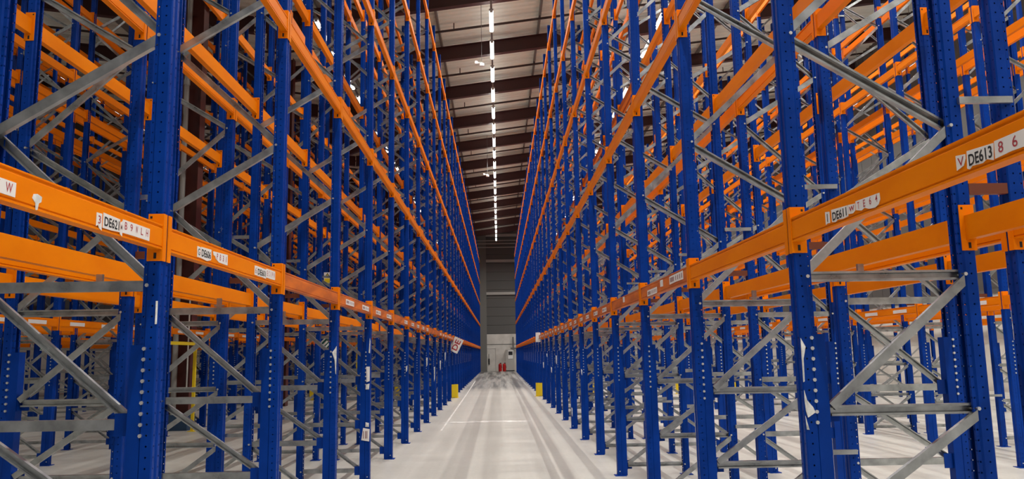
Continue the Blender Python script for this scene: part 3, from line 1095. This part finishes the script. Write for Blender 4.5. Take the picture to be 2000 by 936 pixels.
o = thing('guard_rail', 'yellow two-bar guard rail in front of the maroon column', 'guard rail', None, (-6.90, 17.6, 0))
for y in (-1.15, 0.72):
    link('post', MB().box(-0.03, 0.03, y - 0.03, y + 0.03, 0, 2.0).box(-0.08, 0.08, y - 0.08, y + 0.08, 0, 0.012).mesh('post', M['yellow']), o)
for z in (0.95, 1.95):
    link('rail', MB().box(-0.02, 0.02, -1.15, 0.72, z - 0.035, z + 0.035).mesh('rail', M['yellow']), o)
COLX2, COLY2 = -7.50, 27.17
o = thing('steel_column', 'second maroon roof column farther back in the left racks', 'column', None, (COLX2, COLY2, 0))
mb = MB().box(-0.36, 0.36, -0.012, 0.012, 0.0, zt).box(-0.375, -0.355, -0.16, 0.16, 0.0, zt).box(0.355, 0.375, -0.16, 0.16, 0.0, zt)
link('shaft', mb.mesh('shaft', M['column']), o)
o = thing('guard_post', 'tall yellow guard post far back between the left racks', 'guard post', None, (-6.70, 38.2, 0))
link('post', MB().box(-0.06, 0.06, -0.06, 0.06, 0.012, 2.9).mesh('post', M['yellow']), o)
link('foot', MB().box(-0.12, 0.12, -0.12, 0.12, 0.0, 0.012).mesh('foot', M['yellow']), o)

# ------------------------------------------------------------------ far wall items
mb = MB()
o = thing('wall_cabinet', 'pale electrical cabinet with a dark screen on the far wall', 'cabinet', None, (1.05, BACK - 0.34, 0))
link('body', MB().box(-0.38, 0.42, 0.0, 0.34, 0.08, 2.0).mesh('body', M['rail']), o)
link('plinth', MB().box(-0.38, 0.42, 0.03, 0.34, 0.0, 0.08).mesh('plinth', M['dark']), o)
pn = link('door', MB().box(-0.16, 0.30, -0.02, 0.0, 1.15, 1.95).mesh('door', M['white']), o, label='white notice panel')
link('screen', MB().box(-0.12, 0.26, -0.03, -0.02, 1.50, 1.84).mesh('screen', M['black']), pn)
o = thing('cable_riser', 'grey cable riser running up the far wall above the cabinet', 'riser', None, (1.38, BACK - 0.24, 0))
link('duct', MB().box(-0.07, 0.07, -0.06, 0.06, 2.0, 3.2).mesh('duct', M['steel_grey']), o)
link('tray', MB().box(-0.25, 0.35, -0.10, 0.06, 2.05, 2.2).mesh('tray', M['steel_grey']), o)
mb = MB()
for i, x in enumerate((0.12, 0.52)):
    o = thing('fire_extinguisher', f'red fire extinguisher on the floor at the far wall, {"left" if i == 0 else "right"} one', 'extinguisher', None, (x, BACK - 0.75, 0), 0, 'fire extinguishers at the far wall')
    mb = MB()
    ring = [(0.15, 0.0), (0.16, 0.05), (0.16, 0.58), (0.13, 0.68), (0.05, 0.73)]
    n = 12
    vs, fs = [], []
    for rr, z in ring:
        vs += [(rr * math.cos(2 * math.pi * j / n), rr * math.sin(2 * math.pi * j / n), z) for j in range(n)]
    for a in range(len(ring) - 1):
        fs += [(a * n + j, a * n + (j + 1) % n, (a + 1) * n + (j + 1) % n, (a + 1) * n + j) for j in range(n)]
    fs += [tuple(range(n - 1, -1, -1)), tuple(range((len(ring) - 1) * n, len(ring) * n))]
    link('cylinder_body', mb.add(vs, fs).mesh('cylinder_body', M['red']), o)
    link('valve', MB().box(-0.03, 0.12, -0.02, 0.02, 0.73, 0.80).mesh('valve', M['black']), o)
    link('hose', MB().tube((0.10, -0.05, 0.74), (0.19, -0.05, 0.3), 0.015, 6).mesh('hose', M['black']), o)
o = link('door_1', None, None, (-0.75, BACK - 0.03, 0), kind='structure')
link('door_leaf', MB().box(-0.42, 0.42, 0.0, 0.03, 0.01, 2.1).mesh('door_leaf', M['block']), o)
link('door_frame', MB().box(-0.48, -0.42, -0.01, 0.03, 0, 2.16).box(0.42, 0.48, -0.01, 0.03, 0, 2.16).box(-0.48, 0.48, -0.01, 0.03, 2.1, 2.16).mesh('door_frame', M['rail']), o)
o = thing('wall_phone', 'dark handset hanging on the far wall at the left', 'phone', None, (-0.93, BACK - 0.10, 0.9))
link('handset', MB().box(-0.07, 0.07, 0.0, 0.07, -0.25, 0.3).mesh('handset', M['black']), o)
link('cord', MB().box(-0.02, 0.02, 0.02, 0.05, 0.3, 0.75).mesh('cord', M['black']), o)

# painted line on the floor along the left of the aisle
mb = MB()
for (xa, ya), (xb, yb) in (((-1.25, 17.4), (-1.33, 32.7)), ((-1.335, 33.3), (-1.45, 49.0))):
    mb.add([(xa - .022, ya, 0.002), (xa + .022, ya, 0.002), (xb + .022, yb, 0.002), (xb - .022, yb, 0.002)], [(0, 1, 2, 3)])
link('trim_line', mb.mesh('trim_line', M['line']), kind='structure')

# pale ground-out patch across the aisle floor
xs = [-1.40 + 0.15 * i for i in range(16)]
mb = MB()
lo = [19.30 + random.uniform(-.08, .08) for _ in xs]
hi = [19.62 + random.uniform(-.10, .10) + (0.12 if 4 < i < 9 else 0) for i in range(len(xs))]
lo[0] = hi[0] = 19.45
lo[-1] = hi[-1] = 19.95
mb.add([(x, y, 0.0015) for x, y in zip(xs, lo)] + [(x, y, 0.0015) for x, y in zip(xs, hi)],
       [(i, i + 1, len(xs) + i + 1, len(xs) + i) for i in range(len(xs) - 1)])
link('trim_patch', mb.mesh('trim_patch', M['line']), kind='structure')
